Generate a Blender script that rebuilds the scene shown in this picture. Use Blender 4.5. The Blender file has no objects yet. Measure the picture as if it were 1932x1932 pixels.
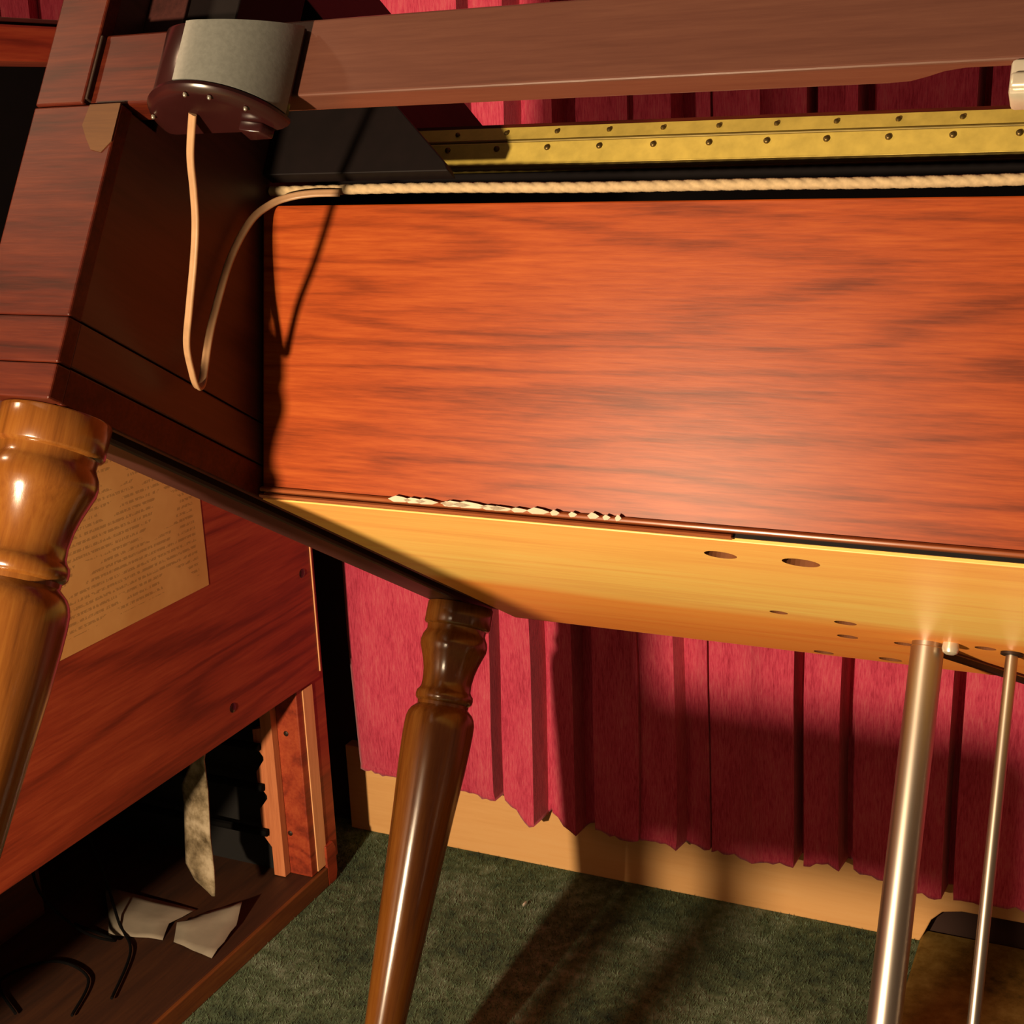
import bpy, bmesh, math, random
import numpy as np
from mathutils import Vector, Matrix
random.seed(7)
SC = bpy.context.scene
COL = SC.collection

# ---------------------------------------------------------------- camera, world, lights, exposure
cam_data = bpy.data.cameras.new('camera')
cam_data.sensor_width = 36.0
cam_data.lens = 2640.0 / 1932.0 * 36.0
cam_data.clip_start = 0.02
cam = bpy.data.objects.new('camera', cam_data)
COL.objects.link(cam)
R3 = Matrix(((0.90773676, -0.07897435, 0.41204007),
             (0.41757064, 0.26512372, -0.86910539),
             (-0.04060457, 0.96097475, 0.27363992)))
cam.matrix_world = Matrix.Translation((0, 0, 0.93955)) @ R3.to_4x4()
SC.camera = cam

world = bpy.data.worlds.new('world')
SC.world = world
world.use_nodes = True
world.node_tree.nodes['Background'].inputs[0].default_value = (1.0, 0.62, 0.42, 1)
world.node_tree.nodes['Background'].inputs[1].default_value = 0.085


def lamp(name, loc, energy, color, size):
    d = bpy.data.lights.new(name, 'POINT')
    d.energy = energy
    d.color = color
    d.shadow_soft_size = size
    o = bpy.data.objects.new(name, d)
    o.location = loc
    COL.objects.link(o)
    return o


lamp('work_lamp_light', (-0.614, -0.417, 0.709), 148.0, (1.0, 0.74, 0.47), 0.027)
lamp('room_lamp_light', (-1.9, 0.1, 2.1), 36.0, (1.0, 0.66, 0.40), 0.06)

SC.view_settings.view_transform = 'Standard'
SC.view_settings.look = 'None'
SC.view_settings.gamma = 1.0
SC.view_settings.use_curve_mapping = False
SC.view_settings.exposure = 0.0


# ---------------------------------------------------------------- materials
GAIN = 0.82      # overall darkening of the stained finishes


def lin(h):
    if isinstance(h, str):
        h = tuple(int(h[i:i + 2], 16) / 255 for i in (0, 2, 4))
    v = tuple(c / 12.92 if c <= 0.04045 else ((c + 0.055) / 1.055) ** 2.4 for c in h)
    return tuple(c * GAIN for c in v) + (1.0,)


def newmat(name):
    m = bpy.data.materials.new(name)
    m.use_nodes = True
    nt = m.node_tree
    return m, nt, nt.nodes['Principled BSDF']


def ramp(nt, stops, interp='LINEAR'):
    r = nt.nodes.new('ShaderNodeValToRGB')
    r.color_ramp.interpolation = interp
    e = r.color_ramp.elements
    while len(e) < len(stops):
        e.new(0.5)
    for i, (p, c) in enumerate(stops):
        e[i].position = p
        e[i].color = c
    return r


def coords(nt, scale=(1, 1, 1), rot=(0, 0, 0), loc=(0, 0, 0)):
    t = nt.nodes.new('ShaderNodeTexCoord')
    mp = nt.nodes.new('ShaderNodeMapping')
    mp.inputs['Scale'].default_value = scale
    mp.inputs['Rotation'].default_value = rot
    mp.inputs['Location'].default_value = loc
    nt.links.new(t.outputs['Object'], mp.inputs[0])
    return mp.outputs[0]


def noise(nt, vec, scale, detail=4, rough=0.55, dist=0.0):
    n = nt.nodes.new('ShaderNodeTexNoise')
    n.inputs['Scale'].default_value = scale
    n.inputs['Detail'].default_value = detail
    n.inputs['Roughness'].default_value = rough
    n.inputs['Distortion'].default_value = dist
    nt.links.new(vec, n.inputs['Vector'])
    return n.outputs['Fac']


def mathn(nt, op, a, b=None, clamp=False):
    n = nt.nodes.new('ShaderNodeMath')
    n.operation = op
    n.use_clamp = clamp
    for i, v in enumerate((a, b)):
        if v is None:
            continue
        if isinstance(v, (int, float)):
            n.inputs[i].default_value = v
        else:
            nt.links.new(v, n.inputs[i])
    return n.outputs[0]


def mixc(nt, fac, a, b, mode='MIX'):
    n = nt.nodes.new('ShaderNodeMix')
    n.data_type = 'RGBA'
    n.blend_type = mode
    for s, v in ((n.inputs[0], fac), (n.inputs[6], a), (n.inputs[7], b)):
        if isinstance(v, (int, float)):
            s.default_value = v
        elif isinstance(v, tuple):
            s.default_value = v
        else:
            nt.links.new(v, s)
    return n.outputs[2]


def bump(nt, bsdf, h, strength, dist=0.001):
    b = nt.nodes.new('ShaderNodeBump')
    b.inputs['Strength'].default_value = strength
    b.inputs['Distance'].default_value = dist
    nt.links.new(h, b.inputs['Height'])
    nt.links.new(b.outputs[0], bsdf.inputs['Normal'])


def wood(name, dark, mid, light, axis='X', grain=1.0, rough=0.35, coat=0.0, contrast=1.0, figure=0.5,
         spec=0.5, bumps=0.12):
    """Stretched-noise fibres plus a wavy growth-ring figure running along one axis."""
    m, nt, p = newmat(name)
    st = {'X': (0.06, 1, 1), 'Y': (1, 0.06, 1), 'Z': (1, 1, 0.06)}[axis]
    big = {'X': (0.10, 1, 1), 'Y': (1, 0.10, 1), 'Z': (1, 1, 0.10)}[axis]
    v1 = coords(nt, st)
    v2 = coords(nt, big, loc=(0.31, 0.17, 0.53))
    fib = noise(nt, v1, 300 * grain, 5, 0.65)
    fib2 = noise(nt, v1, 70 * grain, 3, 0.5)
    ring = noise(nt, v2, 9 * grain, 2, 0.45, 0.3)
    rr = mathn(nt, 'SINE', mathn(nt, 'MULTIPLY', ring, 62.0))
    rr = mathn(nt, 'POWER', mathn(nt, 'ADD', mathn(nt, 'MULTIPLY', rr, 0.5), 0.5), 3.0)
    blot = noise(nt, v2, 5 * grain, 2, 0.5)
    s = mathn(nt, 'MULTIPLY', mathn(nt, 'SUBTRACT', fib, 0.5), 1.5 * contrast)
    s2 = mathn(nt, 'MULTIPLY', mathn(nt, 'SUBTRACT', fib2, 0.5), 0.9 * contrast)
    s3 = mathn(nt, 'MULTIPLY', mathn(nt, 'SUBTRACT', rr, 0.3), -figure * contrast)
    s4 = mathn(nt, 'MULTIPLY', mathn(nt, 'SUBTRACT', blot, 0.5), 0.8 * contrast)
    tot = mathn(nt, 'ADD', mathn(nt, 'ADD', s, s2), mathn(nt, 'ADD', s3, s4))
    tot = mathn(nt, 'ADD', tot, 0.5, True)
    r = ramp(nt, [(0.0, lin(dark)), (0.5, lin(mid)), (1.0, lin(light))])
    nt.links.new(tot, r.inputs[0])
    nt.links.new(r.outputs[0], p.inputs['Base Color'])
    p.inputs['Roughness'].default_value = rough
    p.inputs['Coat Weight'].default_value = coat
    p.inputs['Coat Roughness'].default_value = 0.18
    p.inputs['Specular IOR Level'].default_value = spec
    bump(nt, p, fib, bumps, 0.0006)
    return m


def plain(name, col, rough=0.5, metal=0.0, var=0.15, scale=60, bumps=0.05, spec=0.5, aniso=None):
    m, nt, p = newmat(name)
    v = coords(nt, aniso or (1, 1, 1))
    n = noise(nt, v, scale, 4)
    c = lin(col)
    d = tuple(x * (1 - var) for x in c[:3]) + (1,)
    l = tuple(min(1, x * (1 + var)) for x in c[:3]) + (1,)
    r = ramp(nt, [(0.3, d), (0.7, l)])
    nt.links.new(n, r.inputs[0])
    nt.links.new(r.outputs[0], p.inputs['Base Color'])
    p.inputs['Roughness'].default_value = rough
    p.inputs['Metallic'].default_value = metal
    p.inputs['Specular IOR Level'].default_value = spec
    bump(nt, p, n, bumps, 0.0006)
    return m


M_panel = wood('cherry_panel', '6a280b', '963f15', 'ac531f', 'X', 1.5, 0.37, 0.0, 0.85, 0.35, 0.13, 0.05)
M_beam = wood('mahogany_rail', '4a2b24', '5f3b30', '70493a', 'X', 1.2, 0.28, 0.4, 0.45, 0.15)
M_post = wood('mahogany_post', '2c0c05', '48160a', '5c2410', 'X', 1.2, 0.45, 0.0, 1.0, 0.25, 0.25)
M_cheek = wood('cheek_brown', '2c1816', '422320', '503029', 'Y', 1.0, 0.42, 0.0, 0.7, 0.2)
M_dark = plain('black_paint_and_shade', '0c0708', 0.6, var=0.3, scale=40, spec=0.2)
M_gusset = plain('shaded_stain', '0f0707', 0.6, var=0.3, scale=40, spec=0.2)  # dark stain with shade from post and rail darkened into it
GAIN = 1.0
M_hole = plain('darkened_hole_wood', '6a3a14', 0.8)  # hole walls darkened: their shade is put into the colour
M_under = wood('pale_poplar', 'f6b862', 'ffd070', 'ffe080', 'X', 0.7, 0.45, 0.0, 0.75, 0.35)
GAIN = 0.82
M_leg = wood('turned_maple', '512a0c', '744418', '865622', 'Z', 1.3, 0.20, 0.4, 0.7, 0.35)
M_nose = wood('nosing_heartwood', 'a05a26', 'c67a3a', 'd88e4c', 'X', 0.7, 0.5, 0.0, 0.7, 0.2)


def y_band_tint(m):  # tints the base colour in bands along Y
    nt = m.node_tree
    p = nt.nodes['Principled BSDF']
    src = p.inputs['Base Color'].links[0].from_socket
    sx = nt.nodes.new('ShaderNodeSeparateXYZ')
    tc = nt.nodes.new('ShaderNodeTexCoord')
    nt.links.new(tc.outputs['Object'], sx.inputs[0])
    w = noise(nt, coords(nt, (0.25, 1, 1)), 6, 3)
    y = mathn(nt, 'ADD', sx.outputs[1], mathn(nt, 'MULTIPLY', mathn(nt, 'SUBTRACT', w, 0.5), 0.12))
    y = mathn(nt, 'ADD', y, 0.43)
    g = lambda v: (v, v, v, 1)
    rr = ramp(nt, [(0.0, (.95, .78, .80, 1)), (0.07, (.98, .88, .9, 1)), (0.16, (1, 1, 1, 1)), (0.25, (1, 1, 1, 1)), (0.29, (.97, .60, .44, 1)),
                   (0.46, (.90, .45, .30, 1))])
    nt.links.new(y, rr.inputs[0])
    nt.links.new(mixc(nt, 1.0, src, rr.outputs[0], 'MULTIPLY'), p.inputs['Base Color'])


y_band_tint(M_under)
M_lip = wood('worn_lip', '6e3218', '8c4a28', 'a06440', 'X', 1.3, 0.28, 0.0, 0.7, 0.1)
M_chip = plain('bare_chip', 'd8c8b0', 0.5)
M_patch = wood('bare_wood_patch', '4a2c12', '5c3a1a', '6a4622', 'X', 1.4, 0.6, 0.0, 0.7, 0.1)
GAIN = 1.0
M_brass = plain('aged_brass', 'cdb558', 0.42, 0.35, 0.14, 90)
M_brass_dark = plain('tarnished_brass', '6a5a22', 0.5, 0.4, 0.2, 60)
M_screw = plain('dull_screw', '5a4a26', 0.4, 0.7)
GAIN = 0.82
M_rope = plain('cotton_rope', 'b8a07a', 0.85, 0, 0.18, 260, 0.3)
M_cord = plain('tan_cord', 'a5805e', 0.45, 0, 0.1, 120)
M_grey = plain('grey_metal', '7b7d77', 0.42, 0.25, 0.10, 400, 0.1)
M_brown = plain('brown_bakelite', '2a1010', 0.22, 0, 0.15, 30, 0.02)
GAIN = 1.0
M_steel = plain('nickel_rod', 'b8aea2', 0.36, 1.0, 0.12, 50, 0.03, aniso=(1, 1, 0.1))
M_steel2 = plain('dull_collar', '8a8478', 0.42, 0.7, 0.2, 90)
M_iron = plain('dark_iron', '33241c', 0.5, 0.5)
M_white = plain('white_clip', 'd8cfbb', 0.3, 0.5)
M_cab = wood('red_veneer', '6e2411', '92361c', 'a84a28', 'Y', 1.0, 0.5, 0.0, 0.85, 0.55)
M_cabedge = wood('raw_edge', 'd89a64', 'f0b57e', 'f6c896', 'Z', 1.2, 0.6, 0.0, 0.6, 0.2)
M_comb = wood('raw_comb', 'a85e38', 'c4774c', 'd08a5c', 'Z', 1.2, 0.6, 0.0, 0.8, 0.2)
M_cabin = plain('shaded_inside', '080606', 0.9, var=0.3, scale=15)  # near black, so the shade inside the bay is put into the colour
M_cabfloor = wood('cabinet_bottom', '2a160b', '3c2010', '4a2a14', 'Y', 0.8, 0.6, 0.0, 0.8, 0.3)
M_nosing = wood('brown_nosing', '4a240e', '6a3816', '84501f', 'Y', 1.0, 0.5, 0.0, 0.8, 0.3)
M_black = plain('black_rubber', '080707', 0.9, spec=0.1)
GAIN = 0.85
M_base = wood('base_pine', 'dfa05e', 'efb876', 'f4c688', 'X', 0.6, 0.5, 0.0, 0.45, 0.15)
M_wall = plain('wall_paint', '3a241c', 0.9, var=0.1, scale=12)
M_sheet = plain('crumpled_sheet', '8e8474', 0.8, var=0.12, scale=30)
M_speck = plain('white_speck', 'e5dfd0', 0.8)


def curtain_mat():
    m, nt, p = newmat('red_curtain_cloth')
    v = coords(nt, (1, 1, 0.12))
    n = noise(nt, v, 620, 4, 0.7)
    v2 = coords(nt, (1, 1, 0.35))
    n2 = noise(nt, v2, 40, 3)
    t = mathn(nt, 'ADD', mathn(nt, 'MULTIPLY', n, 0.7), mathn(nt, 'MULTIPLY', n2, 0.3))
    r = ramp(nt, [(0.30, lin('962038')), (0.5, lin('cc4460')), (0.74, lin('da7078'))])
    nt.links.new(t, r.inputs[0])
    nt.links.new(r.outputs[0], p.inputs['Base Color'])
    p.inputs['Roughness'].default_value = 0.85
    p.inputs['Sheen Weight'].default_value = 0.15
    p.inputs['Specular IOR Level'].default_value = 0.15
    bump(nt, p, n, 0.4, 0.001)
    return m


def carpet_mat(name, a, b, c):
    m, nt, p = newmat(name)
    v = coords(nt)
    n = noise(nt, v, 55, 5, 0.7)
    n2 = noise(nt, v, 9, 3)
    t = mathn(nt, 'ADD', mathn(nt, 'MULTIPLY', n, 0.55), mathn(nt, 'MULTIPLY', n2, 0.45))
    r = ramp(nt, [(0.35, lin(a)), (0.5, lin(b)), (0.66, lin(c))])
    nt.links.new(t, r.inputs[0])
    nt.links.new(r.outputs[0], p.inputs['Base Color'])
    p.inputs['Roughness'].default_value = 0.95
    p.inputs['Specular IOR Level'].default_value = 0.1
    return m


def label_mat():
    """Old tan service sheet: rows of tiny illegible print in two columns."""
    m, nt, p = newmat('printed_label')
    tc = nt.nodes.new('ShaderNodeTexCoord')
    sx = nt.nodes.new('ShaderNodeSeparateXYZ')
    nt.links.new(tc.outputs['Object'], sx.inputs[0])
    y, z = sx.outputs[1], sx.outputs[2]
    row = mathn(nt, 'FRACT', mathn(nt, 'MULTIPLY', z, 150.0))
    rowmask = mathn(nt, 'LESS_THAN', row, 0.42)
    v = coords(nt, (1, 300, 150))
    cell = noise(nt, v, 1.0, 2, 0.8)
    words = mathn(nt, 'GREATER_THAN', cell, 0.47)
    blk = noise(nt, coords(nt, (1, 16, 26)), 1.0, 1)
    para = mathn(nt, 'GREATER_THAN', blk, 0.43)
    margin = mathn(nt, 'MULTIPLY', mathn(nt, 'LESS_THAN', y, 1.136), mathn(nt, 'GREATER_THAN', z, 0.482))
    ink = mathn(nt, 'MULTIPLY', mathn(nt, 'MULTIPLY', rowmask, words), mathn(nt, 'MULTIPLY', para, margin))
    ink = mathn(nt, 'MULTIPLY', ink, 0.38)
    st = noise(nt, coords(nt), 14, 4)
    r = ramp(nt, [(0.35, lin('c68c4c')), (0.65, lin('d6a05e'))])
    nt.links.new(st, r.inputs[0])
    c = mixc(nt, ink, r.outputs[0], lin('4a3818'))
    nt.links.new(c, p.inputs['Base Color'])
    p.inputs['Roughness'].default_value = 0.8
    return m


def cloth_mat():
    m, nt, p = newmat('stained_cloth')
    n = noise(nt, coords(nt), 26, 5, 0.65)
    r = ramp(nt, [(0.36, lin('463820')), (0.5, lin('83745a')), (0.62, lin('ac9d84'))])
    nt.links.new(n, r.inputs[0])
    nt.links.new(r.outputs[0], p.inputs['Base Color'])
    p.inputs['Roughness'].default_value = 0.9
    return m


GAIN = 0.9
M_curtain = curtain_mat()
M_carpet = carpet_mat('green_carpet', '36443a', '5a6a50', '869480')
M_rug = carpet_mat('brown_rug_pile', '4a3c1c', '7a602c', '967e44')
GAIN = 1.0
M_label = label_mat()
M_cloth = cloth_mat()


# ---------------------------------------------------------------- mesh helpers
def link(name, me, mat, parent=None):
    o = bpy.data.objects.new(name, me)
    COL.objects.link(o)
    if mat and not me.materials:
        me.materials.append(mat)
    if parent:
        o.parent = parent
    return o


def obj(name, bm, mat, parent=None, smooth=False):
    bmesh.ops.recalc_face_normals(bm, faces=bm.faces[:])
    me = bpy.data.meshes.new(name)
    bm.to_mesh(me)
    bm.free()
    if smooth:
        for q in me.polygons:
            q.use_smooth = True
        try:
            me.set_sharp_from_angle(angle=math.radians(38))
        except Exception:
            pass
    return link(name, me, mat, parent)


def tag(o, label=None, cat=None, group=None, kind=None):
    for k, v in (('label', label), ('category', cat), ('group', group), ('kind', kind)):
        if v:
            o[k] = v
    return o


def empty(name, loc, rot=(0, 0, 0)):
    o = bpy.data.objects.new(name, None)
    o.location = loc
    o.rotation_euler = rot
    o.empty_display_size = 0.05
    COL.objects.link(o)
    return o


def box(lo, hi, bev=0.0, seg=2, bm=None):
    own = bmesh.new()
    bmesh.ops.create_cube(own, size=1.0)
    for v in own.verts:
        v.co = Vector([(lo[i] + hi[i]) / 2 + v.co[i] * (hi[i] - lo[i]) for i in range(3)])
    if bev > 0:
        bmesh.ops.bevel(own, geom=own.edges[:], offset=bev, segments=seg, affect='EDGES', profile=0.5)
    if bm is None:
        return own
    me = bpy.data.meshes.new('t')
    own.to_mesh(me)
    own.free()
    bm.from_mesh(me)
    bpy.data.meshes.remove(me)
    return bm


def prism(pts, axis, a, b, bev=0.0, seg=2):
    """Extrude a 2-D polygon along an axis from a to b."""
    bm = bmesh.new()
    order = {'X': (1, 2), 'Y': (0, 2), 'Z': (0, 1)}[axis]
    ai = 'XYZ'.index(axis)

    def mk(p, t):
        c = [0, 0, 0]
        c[order[0]], c[order[1]], c[ai] = p[0], p[1], t
        return bm.verts.new(c)
    A = [mk(p, a) for p in pts]
    B = [mk(p, b) for p in pts]
    bm.faces.new(A)
    bm.faces.new(B[::-1])
    n = len(pts)
    for i in range(n):
        bm.faces.new((A[i], B[i], B[(i + 1) % n], A[(i + 1) % n]))
    bmesh.ops.recalc_face_normals(bm, faces=bm.faces[:])
    if bev > 0:
        ed = [e for e in bm.edges if e.calc_face_angle(0) > 0.5]
        bmesh.ops.bevel(bm, geom=ed, offset=bev, segments=seg, affect='EDGES', profile=0.5)
    return bm


def lathe(profile, seg=40, bm=None, loc=(0, 0, 0), rot=None):
    """profile: (z, r) rows, axis Z."""
    bm = bm or bmesh.new()
    mat = Matrix.Translation(loc) @ (rot.to_4x4() if rot else Matrix.Identity(4))
    rings = []
    for z, r in profile:
        rings.append([bm.verts.new(mat @ Vector((r * math.cos(2 * math.pi * k / seg), r * math.sin(2 * math.pi * k / seg), z)))
                      for k in range(seg)])
    for i in range(len(rings) - 1):
        for k in range(seg):
            bm.faces.new((rings[i][k], rings[i][(k + 1) % seg], rings[i + 1][(k + 1) % seg], rings[i + 1][k]))
    bm.faces.new(rings[0][::-1])
    bm.faces.new(rings[-1])
    return bm


def smooth_path(pts, n=8):
    P = [Vector(p) for p in pts]
    out = []
    for i in range(len(P) - 1):
        p0, p1, p2, p3 = P[max(i - 1, 0)], P[i], P[i + 1], P[min(i + 2, len(P) - 1)]
        for k in range(n):
            t = k / n
            out.append(0.5 * ((2 * p1) + (p2 - p0) * t + (2 * p0 - 5 * p1 + 4 * p2 - p3) * t * t
                              + (-p0 + 3 * p1 - 3 * p2 + p3) * t ** 3))
    out.append(P[-1])
    return out


def tube(path, section, up=Vector((0, 1, 0)), twist=0.0, bm=None):
    """Sweep a closed 2-D section along a path with a transported frame."""
    bm = bm or bmesh.new()
    rings = []
    side = None
    for i, p in enumerate(path):
        t = (path[min(i + 1, len(path) - 1)] - path[max(i - 1, 0)]).normalized()
        if side is None:
            side = t.cross(up)
            if side.length < 1e-4:
                side = t.cross(Vector((1, 0, 0)))
        side = (side - t * side.dot(t)).normalized()
        nn = t.cross(side)
        a = twist * i
        ca, sa = math.cos(a), math.sin(a)
        rings.append([bm.verts.new(p + side * (u * ca - v * sa) + nn * (u * sa + v * ca)) for u, v in section])
    m = len(section)
    for i in range(len(rings) - 1):
        for k in range(m):
            bm.faces.new((rings[i][k], rings[i][(k + 1) % m], rings[i + 1][(k + 1) % m], rings[i + 1][k]))
    bm.faces.new(rings[0][::-1])
    bm.faces.new(rings[-1])
    return bm


def circ(r, n=10):
    return [(r * math.cos(2 * math.pi * k / n), r * math.sin(2 * math.pi * k / n)) for k in range(n)]


def screw(name, loc, axis, r, mat, parent):
    """Domed slotted screw head facing along axis."""
    q = Vector((0, 0, 1)).rotation_difference(Vector(axis)).to_matrix()
    bm = lathe([(-0.0005, r), (0.0004, r), (0.0012, r * 0.75), (0.0015, r * 0.35)], 14, loc=loc, rot=q)
    return obj(name, bm, mat, parent, True)


# ---------------------------------------------------------------- the setting
floor = tag(obj('floor', box((-2.6, -2.0, -0.05), (1.6, 1.6, 0.0)), M_carpet), kind='structure')
wall_back = tag(obj('wall_back', box((-2.6, 1.492, 0.0), (1.6, 1.60, 2.5)), M_wall), kind='structure')
wall_left = tag(obj('wall_left', box((-2.7, -2.0, 0.0), (-2.6, 1.6, 2.5)), M_wall), kind='structure')

# carpet pile: blades nobody could count
rng = np.random.default_rng(3)
NB = 170000
cx = rng.uniform(-1.02, 0.12, NB)
cy = rng.uniform(0.66, 1.489, NB)
ok = ~((cx < -0.91) & (cy < 1.37)) & ~((cy > 1.47) & (cx > -0.97) & (cx < -0.19))
ok &= ~((cx > -0.20) & (cy > 0.7))
cx, cy = cx[ok], cy[ok]
NB = len(cx)
ang = rng.uniform(0, 2 * np.pi, NB)
wd = rng.uniform(0.0004, 0.0009, NB)
ht = rng.uniform(0.0015, 0.0045, NB)
lean = rng.normal(0, 0.0022, (NB, 2))
V = np.zeros((NB, 3, 3))
V[:, 0, 0] = cx - wd * np.cos(ang); V[:, 0, 1] = cy - wd * np.sin(ang); V[:, 0, 2] = -0.001
V[:, 1, 0] = cx + wd * np.cos(ang); V[:, 1, 1] = cy + wd * np.sin(ang); V[:, 1, 2] = -0.001
V[:, 2, 0] = cx + lean[:, 0]; V[:, 2, 1] = cy + lean[:, 1]; V[:, 2, 2] = ht
me = bpy.data.meshes.new('carpet_pile')
me.vertices.add(NB * 3)
me.vertices.foreach_set('co', V.ravel())
me.loops.add(NB * 3)
me.loops.foreach_set('vertex_index', np.arange(NB * 3, dtype=np.int32))
me.polygons.add(NB)
me.polygons.foreach_set('loop_start', np.arange(0, NB * 3, 3, dtype=np.int32))
me.update(calc_edges=True)
pile = link('carpet_pile', me, M_carpet)
tag(pile, 'short green tufts of the carpet pile in front of the skirting board', 'carpet', kind='stuff')

# skirting board with a bracket-foot cut-out at its right end
bb = [(-0.964, 0.0), (-0.200, 0.0), (-0.195, 0.012), (-0.188, 0.030), (-0.176, 0.043), (-0.155, 0.048),
      (1.2, 0.050), (1.2, 0.125), (-0.964, 0.125)]
tag(obj('baseboard_back', prism(bb, 'Y', 1.473, 1.492, 0.0015), M_base), kind='structure')


# ---------------------------------------------------------------- curtains
def curtain(name, prof, z1, hem, label):
    """Knife-pleated cloth: prof = (x, y) plan outline, hem = (x, z) lower edge."""
    pts = []
    for i in range(len(prof) - 1):
        (xa, ya), (xb, yb) = prof[i], prof[i + 1]
        n = max(1, int(abs(xb - xa) / 0.006))
        for k in range(n):
            t = k / n
            pts.append((xa + (xb - xa) * t, ya + (yb - ya) * t))
    pts.append(prof[-1])

    def hz(x):
        for (xa, za), (xb, zb) in zip(hem, hem[1:]):
            if xa <= x <= xb:
                return za + (zb - za) * (x - xa) / (xb - xa)
        return hem[-1][1] if x > hem[-1][0] else hem[0][1]
    bm = bmesh.new()
    rows = []
    zs = [0, 0.02, 0.06, 0.12, 0.2, 0.3, 0.42, 0.56, 0.72, 0.9, 1.2, 1.6, 2.2]
    zs = [z for z in zs if z < z1] + [z1]
    for zi, z in enumerate(zs):
        row = []
        for i, (x, y) in enumerate(pts):
            zz = (hz(x) + 0.0025 * math.sin(x * 900) * math.sin(x * 317)) if zi == 0 else max(z, hz(x) + 0.004 * zi)
            wob = 0.0035 * math.sin(z * 7 + x * 11) * min(1, z * 3)
            row.append(bm.verts.new((x + wob, y + 0.0018 * math.sin(z * 13 + x * 40), zz)))
        rows.append(row)
    for a, b in zip(rows, rows[1:]):
        for i in range(len(pts) - 1):
            bm.faces.new((a[i], a[i + 1], b[i + 1], b[i]))
    o = obj(name, bm, M_curtain, None, True)
    sol = o.modifiers.new('thickness', 'SOLIDIFY')
    sol.thickness = 0.0022
    sol.offset = 0
    tag(o, label, 'curtain')
    return o


G = 1.466   # depth of the gaps between pleats
prof = [(-.925, 1.447), (-.90, 1.441), (-.84, 1.437), (-.79, 1.440), (-.745, 1.434), (-.719, 1.430), (-.7175, G), (-.706, G),
        (-.7045, 1.432), (-.690, 1.434), (-.664, 1.427), (-.661, G), (-.647, G), (-.6455, 1.446), (-.630, 1.441),
        (-.613, 1.436), (-.611, G), (-.592, G), (-.5895, 1.446), (-.56, 1.436), (-.5285, 1.432), (-.5275, 1.450),
        (-.5265, 1.438), (-.50, 1.434), (-.480, 1.429), (-.474, 1.452), (-.455, 1.447), (-.4415, 1.438), (-.440, 1.456),
        (-.4385, 1.440), (-.41, 1.437), (-.394, 1.431), (-.385, 1.424), (-.377, 1.431), (-.355, 1.436), (-.3385, 1.430),
        (-.337, G), (-.328, G), (-.3265, 1.434), (-.30, 1.437), (-.2865, 1.428), (-.284, G), (-.273, G), (-.271, 1.440),
        (-.23, 1.436), (-.20, 1.432), (-.173, 1.428), (-.171, G), (-.1615, G), (-.160, 1.436), (-.12, 1.433)]
x = -.12
while x < 1.15:
    w = random.uniform(.035, .075)
    prof += [(x + w * .5, 1.436), (x + w - .004, 1.430), (x + w - .003, G), (x + w + .006, G), (x + w + .0075, 1.438)]
    x += w + .0075
hem = [(-.93, .108), (-.80, .109), (-.76, .108), (-.725, .104), (-.717, .107), (-.704, .109), (-.672, .080), (-.660, .085),
       (-.648, .098), (-.612, .072), (-.60, .082), (-.54, .083), (-.50, .090), (-.46, .084), (-.40, .088), (-.337, .091),
       (-.30, .099), (-.275, .094), (-.16, .084), (0, .09), (1.2, .09)]
curtain('curtain', prof, 2.3, hem, 'red knife-pleated curtain hanging behind the tilted piano')
prof2 = []
x = -2.3
while x < -1.22:
    w = random.uniform(.05, .08)
    prof2 += [(x, 1.445), (x + w * .5, 1.438), (x + w - .003, 1.430), (x + w - .002, 1.455)]
    x += w
curtain('curtain.001', prof2, 2.3, [(-2.4, .10), (-1.0, .11)], 'red curtain seen above the cabinet at the upper left edge')

# ---------------------------------------------------------------- brown rug and specks
tag(obj('brown_rug', box((-0.199, 0.72, 0.0), (1.2, 1.489, 0.007), 0.003), M_rug),
    'brown rug lying on the floor at right behind the pedal rods', 'rug')
s = random.Random(2)
bm = bmesh.new()
bmesh.ops.create_icosphere(bm, subdivisions=1, radius=0.004)
for v in bm.verts:
    v.co.x *= 0.55
    v.co.y *= 1.6
    v.co.z *= 0.5
    v.co += Vector((s.uniform(-.0006, .0006), s.uniform(-.0006, .0006), 0))
sp = obj('lint_speck', bm, M_speck)
sp.location = (-.656, 1.372, .0065)
tag(sp, 'tiny white scrap of lint on the green carpet right of the far leg', 'lint')

# ---------------------------------------------------------------- the tilted piano
TILT = math.radians(-29.6513)
PO = Vector((-0.60374, 1.14800, 0.47798))
piano = empty('spinet_piano', PO, (TILT, 0, 0))
tag(piano, 'stripped cherry-wood spinet piano tipped back on its turned legs before the curtain', 'piano')
W = 1.02           # overall width
XR = W - 0.02


def P(name, bm, mat, smooth=False, parent=None):
    return obj(name, bm, mat, parent or piano, smooth)


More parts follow.
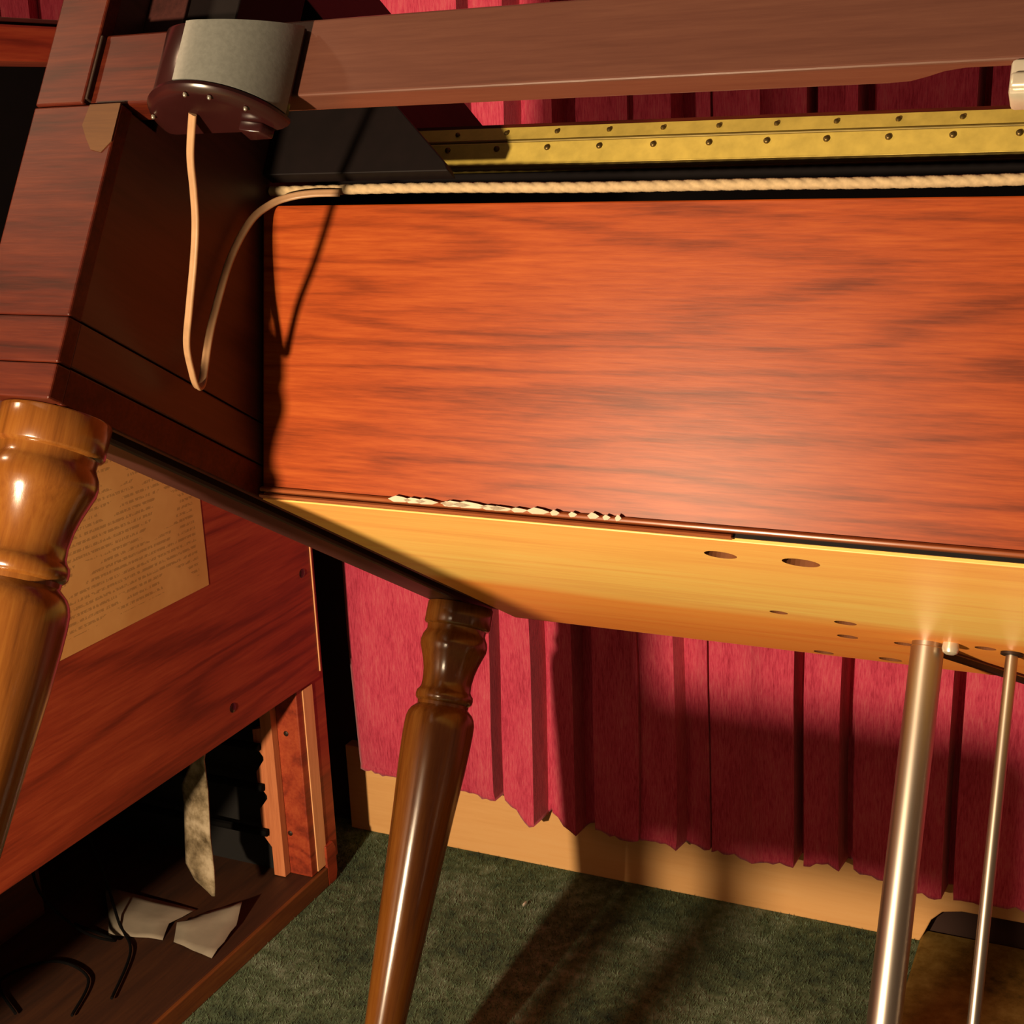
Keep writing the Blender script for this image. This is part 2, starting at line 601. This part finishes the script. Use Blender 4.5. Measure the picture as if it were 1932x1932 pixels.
# end posts / cheeks, left as photographed, right mirrored outside the frame
def cheek(side):
    f = (lambda x: x) if side == 0 else (lambda x: XR - x)

    def bx(x0, x1, y0, y1, z0, z1, b=0.0012):
        a, c = sorted((f(x0), f(x1)))
        return box((a, y0, z0), (c, y1, z1), b)
    mirror = []
    up = bx(-.024, .042, -.645, -.634, .0495, .1815)
    p1 = P('post_face', up, M_post)
    p1b = P('post_face', bx(-.024, .0125, -.645, -.634, .1825, .40), M_post)
    P('post_rail', bx(-.026, .0425, -.6455, -.634, .0215, .049), M_post)
    P('post_foot', bx(-.028, .043, -.646, -.634, .0, .0208), M_post)
    yz = [(-.634, .0505), (.03, .0505), (.03, .40), (-.610, .40), (-.610, .1815), (-.634, .1815)]
    P('side_panel', prism(yz, 'X', *sorted((f(-.022), f(.0405))), .0008), M_cheek)
    P('post_filler', bx(-.022, .0115, -.634, -.6105, .1825, .40, 0), M_cheek)
    P('side_rail', bx(-.024, .0412, -.634, .03, .0225, .0495), M_cheek)
    P('side_skirt', bx(-.030, .012, -.634, .05, .0, .0215, .003), M_cheek)
    P('inner_lip', bx(.0355, .0418, -.634, -.0, .0, .0215, .001), M_post)
    P('groove_bottom', bx(.012, .0355, -.634, .05, .011, .0215, 0), M_dark)


cheek(0)
cheek(1)
patch = [(-.645, .181), (0, 0)]
pp = [(.019, .1812), (.0418, .1812), (.0418, .157), (.036, .150), (.028, .152), (.022, .160), (.017, .168)]
P('bare_patch', prism(pp, 'Y', -.6455, -.6448), M_patch)

# cross rail (beam) resting in the post notches, with the hollowed back edge at the right
bp = [(.092, -.6420), (XR - .012, -.6420), (XR - .012, -.6355), (.56, -.6355), (.514, -.6355), (.505, -.6335), (.497, -.6295),
      (.489, -.6262), (.478, -.6252), (.092, -.6252)]
P('cross_rail', prism(bp, 'Z', .1820, .2290, 0.0016, 3), M_beam)
P('rail_end', box((.0135, -.6405, .1835), (.0920, -.620, .2300), .0015), M_post)
P('rail_bracket', box((.0118, -.6440, .186), (.0142, -.6380, .228), .0006), M_iron)
clip = box((.534, -.6435, .1640), (.556, -.628, .1815), .002)
box((.5345, -.6465, .1660), (.5555, -.6425, .1735), .0018, 3, clip)
P('metal_clip', clip, M_white, True)

# power box fixed to the rail: D-shaped can
tr = []
N = 40


def dshape(cx, rx, ry, yb, a0=0.0, a1=math.pi, back=True):
    pts = []
    for k in range(N + 1):
        a = a0 + (a1 - a0) * k / N
        pts.append((cx + rx * math.cos(a), yb - ry * math.sin(a)))
    if back:
        pts = pts
    return pts


CX, RX, RY, YB = .1185, .0410, .0440, -.6425
can = P('power_box', prism(dshape(CX, RX, RY, YB), 'Z', .1665, .2030, .0016), M_brown, True)
tag(can, 'brown power box with a grey metal cover')
outer = dshape(CX, RX + .001, RY + .001, YB, 0.10, math.pi * .54)
inner = dshape(CX, RX - .0001, RY - .0001, YB, 0.10, math.pi * .54)
obj('metal_cover', prism(outer + inner[::-1], 'Z', .1685, .2035), M_grey, can, True)['label'] = 'grey sheet metal cover'
bm = bmesh.new()
rings = []
for z, gx in ((.1675, 0.0012), (.1655, 0.0018), (.1635, 0.0006), (.1618, -0.003), (.1610, -0.008)):
    rings.append([bm.verts.new((px, py, z)) for px, py in dshape(CX, RX + gx, RY + gx, YB)])
for a, b in zip(rings, rings[1:]):
    n = len(a)
    for i in range(n):
        bm.faces.new((a[i], a[(i + 1) % n], b[(i + 1) % n], b[i]))
bm.faces.new(rings[0][::-1])
bm.faces.new(rings[-1])
obj('bottom_cap', bm, M_brown, can, True)
bm = prism([(.138, -.6560), (.150, -.6520), (.1535, -.6440), (.138, -.6430)], 'Z', .1550, .1612, .001)
obj('mounting_ear', bm, M_brown, can, True)
for x, y in ((.0845, -.663), (.1215, -.684), (.1345, -.680), (.149, -.667)):  # screw heads added to draw glints along the cap rim
    screw('cap_glint', (x, y, .1612), (0, 0, -1), .0012, M_steel2, can)
obj('terminal_block', box((.098, -.664, .2035), (.124, -.646, .214), .002), M_post, can, True)
obj('terminal_post', lathe([(0, .003), (.006, .003), (.0065, .0022), (.010, .0022)], 14, loc=(.090, -.656, .2032)), M_steel2, can, True)

for q in (can, [c for c in can.children if c.name.startswith('metal_cover')][0]):
    for v in q.data.vertices:      # the top slopes up towards the rail
        if v.co.z > .19:
            v.co.z += max(0.0, v.co.y + .687) * .45
# dark gusset, black shelf rail and far edge rails
gp = [(.0415, .207), (.183, .207), (.179, .2135), (.138, .252), (.061, .325), (.0415, .344)]
P('gusset_board', prism(gp, 'Y', -.502, -.490, .0008), M_gusset)
P('dark_shelf', box((.0415, -.4390, .190), (XR - .0415, -.420, .2375), .001), M_dark)
P('inner_block', box((.0135, -.607, .2315), (.078, -.545, .40), .001), M_gusset)

# piano hinge: two leaves with knuckle pin and screws
hinge = P('piano_hinge', box((.11, -.4440, .2400), (XR - .0415, -.4405, .2570), .0007), M_brass)
tag(hinge, 'long brass piano hinge')
bm = prism([(-.4428, .2597), (-.4408, .2597), (-.4380, .2695), (-.4400, .2700)], 'X', .11, XR - .0415)
obj('hinge_leaf', bm, M_brass, hinge)
bm = tube([Vector((.11, -.4424, .2583)), Vector((XR - .0415, -.4424, .2583))], circ(.0012, 10))
obj('hinge_pin', bm, M_brass_dark, hinge, True)
P('hinge_rail', box((.11, -.4395, .2380), (XR - .0415, -.425, .2590), .001), M_brass_dark)
bm = box((.11, -.4448, .2385), (XR - .0415, -.4400, .2400), .0004)
obj('hinge_edge', bm, M_brass_dark, hinge)
bm = prism([(-.4395, .2702), (-.4390, .2730), (-.420, .2730), (-.420, .2690)], 'X', .11, XR - .0415)
P('back_strip', bm, M_post)
k = 0
sx = .146
while sx < XR - .06:
    screw('hinge_screw', (sx, -.4442, .2522), (0, -1, 0), .0021, M_screw, hinge)
    screw('hinge_screw', (sx + .004, -.4417, .2650), (0, -.96, .27), .0017, M_screw, hinge)
    sx += .03732

# sloping cherry panel with its worn lip
ang = math.radians(20.6885)
panel_me = box((.043, 0, 0.004), (XR - .043, .016, .2005), .0012)
for v in panel_me.verts:
    y, z = v.co.y, v.co.z
    v.co.y = -.4255 + y * math.cos(ang) - z * math.sin(ang)
    v.co.z = z * math.cos(ang) + y * math.sin(ang) * 0.0 + (-0.0 if y < .008 else .0)
P('front_panel', panel_me, M_panel)
lip = bmesh.new()
pl = [(-.4265, .0085), (-.4300, .0080), (-.4322, .0062), (-.4315, .0042), (-.4265, .0042)]
P('panel_lip', prism(pl, 'X', .043, XR - .043, .0004), M_lip, True)
P('lower_bead', prism([(-.4268, .0030), (-.4300, .0028), (-.4312, .0014), (-.4300, .0002), (-.4268, .0002)], 'X', .043, .38),
  M_lip, True)
P('shadow_gap_strip', box((.38, -.4270, .0018), (XR - .043, -.4252, .0042), 0), M_dark)  # black strip drawing the shadow line under the lip
rc = random.Random(11)
for i in range(15):
    cxp = .155 + .155 * (i / 14) + rc.uniform(-.004, .004)
    wdt = rc.uniform(.004, .013) if cxp < .26 else rc.uniform(.002, .004)
    hgt = rc.uniform(.0012, .0026)
    pts = [(cxp - wdt, .0062), (cxp - wdt * .4, .0062 + hgt), (cxp + wdt * .3, .0062 + hgt * .7), (cxp + wdt, .0064),
           (cxp + wdt * .5, .0048), (cxp - wdt * .5, .0044)]
    P('chipped_edge', prism(pts, 'Y', -.4326, -.4290), M_chip)

# bottom board with drilled holes on its underside
bm = box((.0425, -.4250, -.0005), (XR - .0425, .036, .0195), .0006)
cut = bmesh.new()
holes = [(.361, -.381, .0105, .009), (.412, -.380, .0118, .012), (.354, -.176, .007, .016), (.402, -.160, .0085, .016),
         (.392, -.091, .0085, .016), (.352, .022, .009, .016), (.411, .016, .010, .016), (.436, -.086, .008, .016),
         (.50, -.112, .008, .016), (.60, -.12, .009, .016), (.66, -.30, .011, .012)]
for hx, hy, hr, hd in holes:
    lathe([(-.01, hr), (hd, hr)], 24, cut, (hx, hy, 0))
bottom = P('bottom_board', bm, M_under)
bmesh.ops.recalc_face_normals(cut, faces=cut.faces[:])
cme = bpy.data.meshes.new('cut')
cut.to_mesh(cme)
cut.free()
cob = bpy.data.objects.new('cut', cme)
COL.objects.link(cob)
cob.parent = piano
bo = bottom.modifiers.new('holes', 'BOOLEAN')
bo.operation = 'DIFFERENCE'
bo.object = cob
bo.solver = 'EXACT'
bpy.context.view_layer.update()
dg = bpy.context.evaluated_depsgraph_get()
nm = bpy.data.meshes.new_from_object(bottom.evaluated_get(dg))
bottom.modifiers.clear()
bottom.data = nm
nm.name = 'bottom_board'
bpy.data.objects.remove(cob)
nm.materials.append(M_hole)
for q in nm.polygons:
    if .0003 < q.center.z < .0192 and -.4245 < q.center.y < .0355 and .044 < q.center.x < XR - .044:
        q.material_index = 1
tag(bottom, 'pale orange bottom board with drilled holes')
nose = [(.0362, -.0005)] + [(.036 + .022 * math.sin(a * math.pi / 16), .0215 - .022 * math.cos(a * math.pi / 16)) for a in range(1, 9)] + [(.0362, .0215)]
P('far_nosing', prism(nose, 'X', .0425, XR - .0425), M_nose, True)

# turned legs
leg_prof = [(-.0004, .0318), (-.0015, .0325), (-.0205, .0325), (-.0222, .0312), (-.0230, .0290), (-.0275, .0288), (-.0300, .0300),
            (-.0335, .0318), (-.0385, .0328), (-.0430, .0325), (-.0485, .0305), (-.0570, .0275), (-.0660, .0252),
            (-.0760, .0240), (-.0830, .0244), (-.0855, .0258), (-.0875, .0275), (-.0905, .0280), (-.0940, .0277),
            (-.0958, .0265), (-.0970, .0250), (-.1000, .0248), (-.1020, .0268), (-.1050, .0300), (-.1090, .0322),
            (-.1140, .0335), (-.1220, .0338), (-.1350, .0336), (-.16, .0325), (-.20, .0297), (-.255, .0265), (-.32, .0230),
            (-.385, .0194), (-.45, .0162), (-.52, .0138), (-.534, .0134)]
leg_mesh = None


def leg(x, y, n):
    global leg_mesh
    if leg_mesh is None:
        o = P('leg', lathe([(z, r) for z, r in leg_prof], 56), M_leg, True)
        leg_mesh = o.data
    else:
        o = link('leg', leg_mesh, None, piano)
    o.location = (x, y, 0)
    f = obj('leg_ferrule', lathe([(-.5335, .0140), (-.546, .0132), (-.5485, .011), (-.549, .008)], 28), M_brass, o, True)
    return o


leg(0.018, -.610, 0)
leg(0.0, 0.0, 1)
leg(XR - .018, -.610, 2)
leg(XR, 0.0, 3)

# pedal rods hanging from the underside
rod = P('pedal_tube', lathe([(0.010, .0122), (-.004, .0122), (-.0045, .0126), (-.30, .0126), (-.36, .0126)], 32), M_steel, True)
rod.location = (.457, -.107, 0)
obj('rubber_tip', lathe([(-.3595, .0135), (-.385, .0135), (-.387, .012)], 24), M_black, rod, True)
rod2 = P('pedal_rod', lathe([(0.006, .0046), (-.33, .0046), (-.36, .0046)], 20), M_steel, True)
rod2.location = (.519, -.106, 0)
obj('rod_washer', lathe([(-.0006, .0085), (-.0026, .0085), (-.003, .0075)], 24), M_iron, rod2, True)
obj('rubber_tip', lathe([(-.3595, .0065), (-.385, .0065), (-.387, .005)], 20), M_black, rod2, True)
bm = tube([Vector((.463, -.085, -.0045)), Vector((.494, -.034, -.005)), Vector((.535, .036, -.0055))],
          [(-.004, -.0018), (.004, -.0018), (.004, .0018), (-.004, .0018)], Vector((0, 0, 1)))
P('trap_lever', bm, M_iron)
bm = lathe([(-.0005, .006), (-.005, .0065), (-.008, .0055), (-.0095, .003)], 20, loc=(.4755, -.119, 0))
P('white_stud', bm, M_white, True)

# ---------------------------------------------------------------- rope and cord (world = piano frame placed by its matrix)
MP = Matrix.Translation(PO) @ Matrix.Rotation(TILT, 4, 'X')
rp = []
xx = .0415
while xx < XR - .042:
    rp.append(MP @ Vector((xx, -.4895 + .0004 * math.sin(xx * 31), .2008 + .0010 * math.sin(xx * 9 + 1) - .0002 * math.sin(xx * 27))))
    xx += .002
lob = []
for kk in range(24):
    a = 2 * math.pi * kk / 24
    r = .0031 * (1 + .13 * abs(math.cos(1.5 * a)))
    lob.append((r * math.cos(a), r * math.sin(a)))
rope = obj('white_rope', tube(rp, lob, Vector((0, 1, 0)), .42), M_rope, None, True)
tag(rope, 'off-white twisted rope lying along the top edge of the cherry panel', 'rope')

cpts = [(.113, -.665, .1605), (.102, -.6465, .146), (.096, -.630, .132), (.0915, -.617, .1185), (.0855, -.604, .1015), (.075, -.5855, .0785),
        (.0645, -.5675, .0615), (.059, -.5495, .0490), (.0575, -.5415, .0440), (.0562, -.5365, .0442), (.0545, -.5325, .0490), (.0525, -.531, .060),
        (.050, -.530, .079), (.048, -.5275, .0995), (.0468, -.5225, .137), (.0485, -.513, .168), (.054, -.503, .185), (.064, -.498, .1925),
        (.080, -.4957, .1960), (.10, -.4940, .1970)]
path = [MP @ v for v in smooth_path(cpts, 10)]
eight = []
for kk in range(20):
    a = 2 * math.pi * kk / 20
    u, v = math.cos(a), math.sin(a)
    eight.append((.0026 * u, .0017 * v * (0.62 + 0.5 * abs(u) ** 1.2)))
cord = obj('power_cord', tube(path, eight, Vector((0, 1, 0))), M_cord, None, True)
tag(cord, 'tan two-wire cord hanging in a loop from the brown power box', 'cord')

# ------------------------------------ trestle added unseen below the frame, only to cast the curtain shadow band
shadow_caster = empty('shadow_trestle', (-.494, .33, 0))
tag(shadow_caster, 'short wooden trestle added unseen below the frame to cast the curtain shadow band', 'shadow_trestle')
obj('top_beam', box((-.095, -.03, .462), (.095, .03, .534), .003), M_base, shadow_caster)
for hx in (-.048, .078):
    for sy in (-1, 1):
        bm = tube([Vector((hx, sy * .018, .470)), Vector((hx, sy * .12, .0))],
                  [(-.011, -.008), (.011, -.008), (.011, .008), (-.011, .008)])
        obj('leg', bm, M_base, shadow_caster)

# ---------------------------------------------------------------- the cabinet at the left
cab = empty('open_cabinet', (-1.11, 0.88, 0))
tag(cab, 'red-brown veneer cabinet with open lower bay and paper label, left of the piano', 'cabinet')


def K(name, bm, mat, smooth=False, parent=None):
    bmesh.ops.translate(bm, verts=bm.verts[:], vec=(1.11, -.88, 0))
    return obj(name, bm, mat, parent or cab, smooth)


XF = -.915
Y0, Y1 = .36, 1.365
K('base_board', box((-1.36, Y0, .0), (XF, 1.345, .028), .002), M_cabfloor)
K('base_edge', box((XF - .002, Y0, .0), (XF + .004, 1.330, .027), .0015), M_nosing)
K('corner_foot', prism([(1.330, 0), (1.348, 0), (1.352, .012), (1.352, .045), (1.346, .056), (1.330, .056)], 'X', -.95, XF + .004, .001), M_cab)
K('end_panel', box((-.9655, 1.300, .028), (XF, 1.362, 1.0), .0015), M_cab)
K('shade_lining', box((-1.36, 1.302, .028), (-.966, 1.360, 1.0)), M_cabin)  # black slab standing in for the shaded depth behind the comb
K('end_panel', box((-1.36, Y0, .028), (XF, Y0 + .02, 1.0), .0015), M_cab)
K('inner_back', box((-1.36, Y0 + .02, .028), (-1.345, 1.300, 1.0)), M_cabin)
K('top_board', box((-1.37, Y0 - .005, 1.0), (XF + .002, 1.37, 1.030), .002), M_cab)
K('back_ledge', box((-1.114, Y0, 1.030), (-1.100, 1.365, 1.0505), .001), M_black)
K('ledge_trim', box((-1.114, Y0, 1.051), (-1.100, 1.365, 1.0555), .001), M_sheet)
bp_ = K('back_panel', box((XF - .001, Y0 + .02, .283), (XF + .006, 1.346, .765), .0008), M_cab)
lb = bmesh.new()
box((XF + .006, .78, .4665), (XF + .0066, 1.1495, .742), 0, 2, lb)
bmesh.ops.translate(lb, verts=lb.verts[:], vec=(0, 0, 0))
label = obj('paper_label', lb, M_label, cab)
label.location = (1.11, -.88, 0)
tag(label, 'tan printed paper label')
K('edge_highlight', box((XF + .005, 1.3455, .290), (XF + .0072, 1.3475, .765), .0004), M_cabedge)  # pale strip painting a bevel highlight along the panel edge
for y, z in ((1.326, .423), (1.169, .315), (1.326, .70)):
    o = screw('panel_screw', (XF + .006 + 1.11, y - .88, z), (1, 0, 0), .0056, M_brown, cab)
for z, xq in ((.222, -.9345), (.085, -.9420), (.045, -.950)):
    screw('panel_screw', (xq + 1.11, 1.300 - .88, z), (0, -1, 0), .0035, M_iron, cab)
K('edge_strip', box((XF, 1.3125, .030), (XF + .0015, 1.3340, .277), .0004), M_cabedge)
# notched shelf support
K('notched_batten', box((-.9630, 1.2875, .029), (-.9465, 1.2995, .275), .0006), M_comb)
comb = [(-.960, .275), (-.960, .232)]
zt = .228
teeth = [(.228, .186), (.171, .133), (.120, .062)]
comb = [(-.9635, .275), (-.9635, .229)]
for a, b in teeth:
    comb += [(-.9775, a - .003), (-.9775, b + .020), (-.9635, b + .002)]
comb += [(-.9635, .029), (-.950, .029), (-.950, .275)]
K('comb_strip', prism(comb, 'Y', 1.2905, 1.2992, .0004), M_comb)
for z in (.205, .150, .088):
    bm = tube([Vector((-.966, 1.286, z)), Vector((-1.34, 1.270, z + .01))], circ(.005, 8))
    K('shelf_rod', bm, M_black, True)
for i, pts in enumerate([
    [(-1.10, 1.03, .19), (-1.11, 1.045, .11), (-1.07, 1.06, .06), (-1.05, 1.09, .034), (-1.12, 1.10, .034)],
    [(-1.12, 1.12, .20), (-1.09, 1.125, .10), (-1.07, 1.12, .036), (-1.02, 1.08, .033), (-.98, 1.0, .033)],
    [(-1.0, .96, .033), (-1.03, 1.02, .033), (-1.09, 1.03, .034), (-1.12, .98, .033), (-1.06, .94, .033)]]):
    K('loose_wire', tube(smooth_path(pts, 8), circ(.0017, 8)), M_black, True)
K('shade_sheet', box((-1.00, Y0 + .02, .52), (-.985, 1.300, .9995)), M_black)  # black sheet added to stand in for shade inside the upper bay
K('inner_divider', box((-1.19, 1.02, .030), (-1.175, 1.11, .28), .001), M_cabfloor)

# stained cloth strip hanging in the bay
zs = [(.262, -1.010, -.985), (.215, -1.014, -.9945), (.198, -1.023, -.9955), (.173, -1.037, -.997), (.142, -1.040, -.9975), (.114, -1.0425, -.998),
      (.088, -1.043, -.9995), (.065, -1.045, -1.001), (.043, -1.037, -1.0015), (.031, -1.012, -1.002)]
bm = bmesh.new()
rows = []
for i, (z, xa, xb) in enumerate(zs):
    row = []
    for k in range(9):
        t = k / 8
        row.append(bm.verts.new((.945 * (xa + (xb - xa) * t), 1.151 + .006 * (1 - t) ** 2 + .002 * math.sin(z * 60 + t * 4), .93955 - .945 * (.93955 - z))))
    rows.append(row)
for a, b in zip(rows, rows[1:]):
    for k in range(8):
        bm.faces.new((a[k], a[k + 1], b[k + 1], b[k]))
o = obj('cloth_strip', bm, M_cloth, None, True)
md = o.modifiers.new('t', 'SOLIDIFY')
md.thickness = .002
tag(o, 'grimy white cloth strip hanging inside the open cabinet bay', 'cloth')

# crumpled sheets on the cabinet bottom


def sheet(name, quads, label, lift=.0):
    bm = bmesh.new()
    vv = {}

    def V_(p):
        if p not in vv:
            vv[p] = bm.verts.new(p)
        return vv[p]
    for q in quads:
        bm.faces.new([V_(p) for p in q])
    bmesh.ops.subdivide_edges(bm, edges=bm.edges[:], cuts=3, use_grid_fill=True)
    for v in bm.verts:
        v.co.z += .0012 * math.sin(v.co.x * 140) * math.sin(v.co.y * 170) + lift
    o = obj(name, bm, M_sheet, None, True)
    md = o.modifiers.new('t', 'SOLIDIFY')
    md.thickness = .0008
    return tag(o, label, 'paper')


a = [(-.987, 1.116, .031), (-.926, 1.106, .031), (-.934, 1.166, .036), (-.998, 1.138, .040)]
b = [(-.998, 1.138, .040), (-.934, 1.166, .036), (-.943, 1.192, .050), (-.990, 1.176, .033)]
sheet('paper_sheet', [a, b], 'creased white paper scrap lying at the front of the cabinet bottom')
c = [(-1.071, 1.102, .030), (-1.004, 1.117, .030), (-1.012, 1.140, .036), (-1.100, 1.136, .034)]
d = [(-1.100, 1.136, .034), (-1.012, 1.140, .036), (-1.005, 1.182, .031), (-1.142, 1.179, .036)]
sheet('paper_sheet.001', [c, d], 'dim grey paper sheet deeper inside the cabinet behind the white scrap')
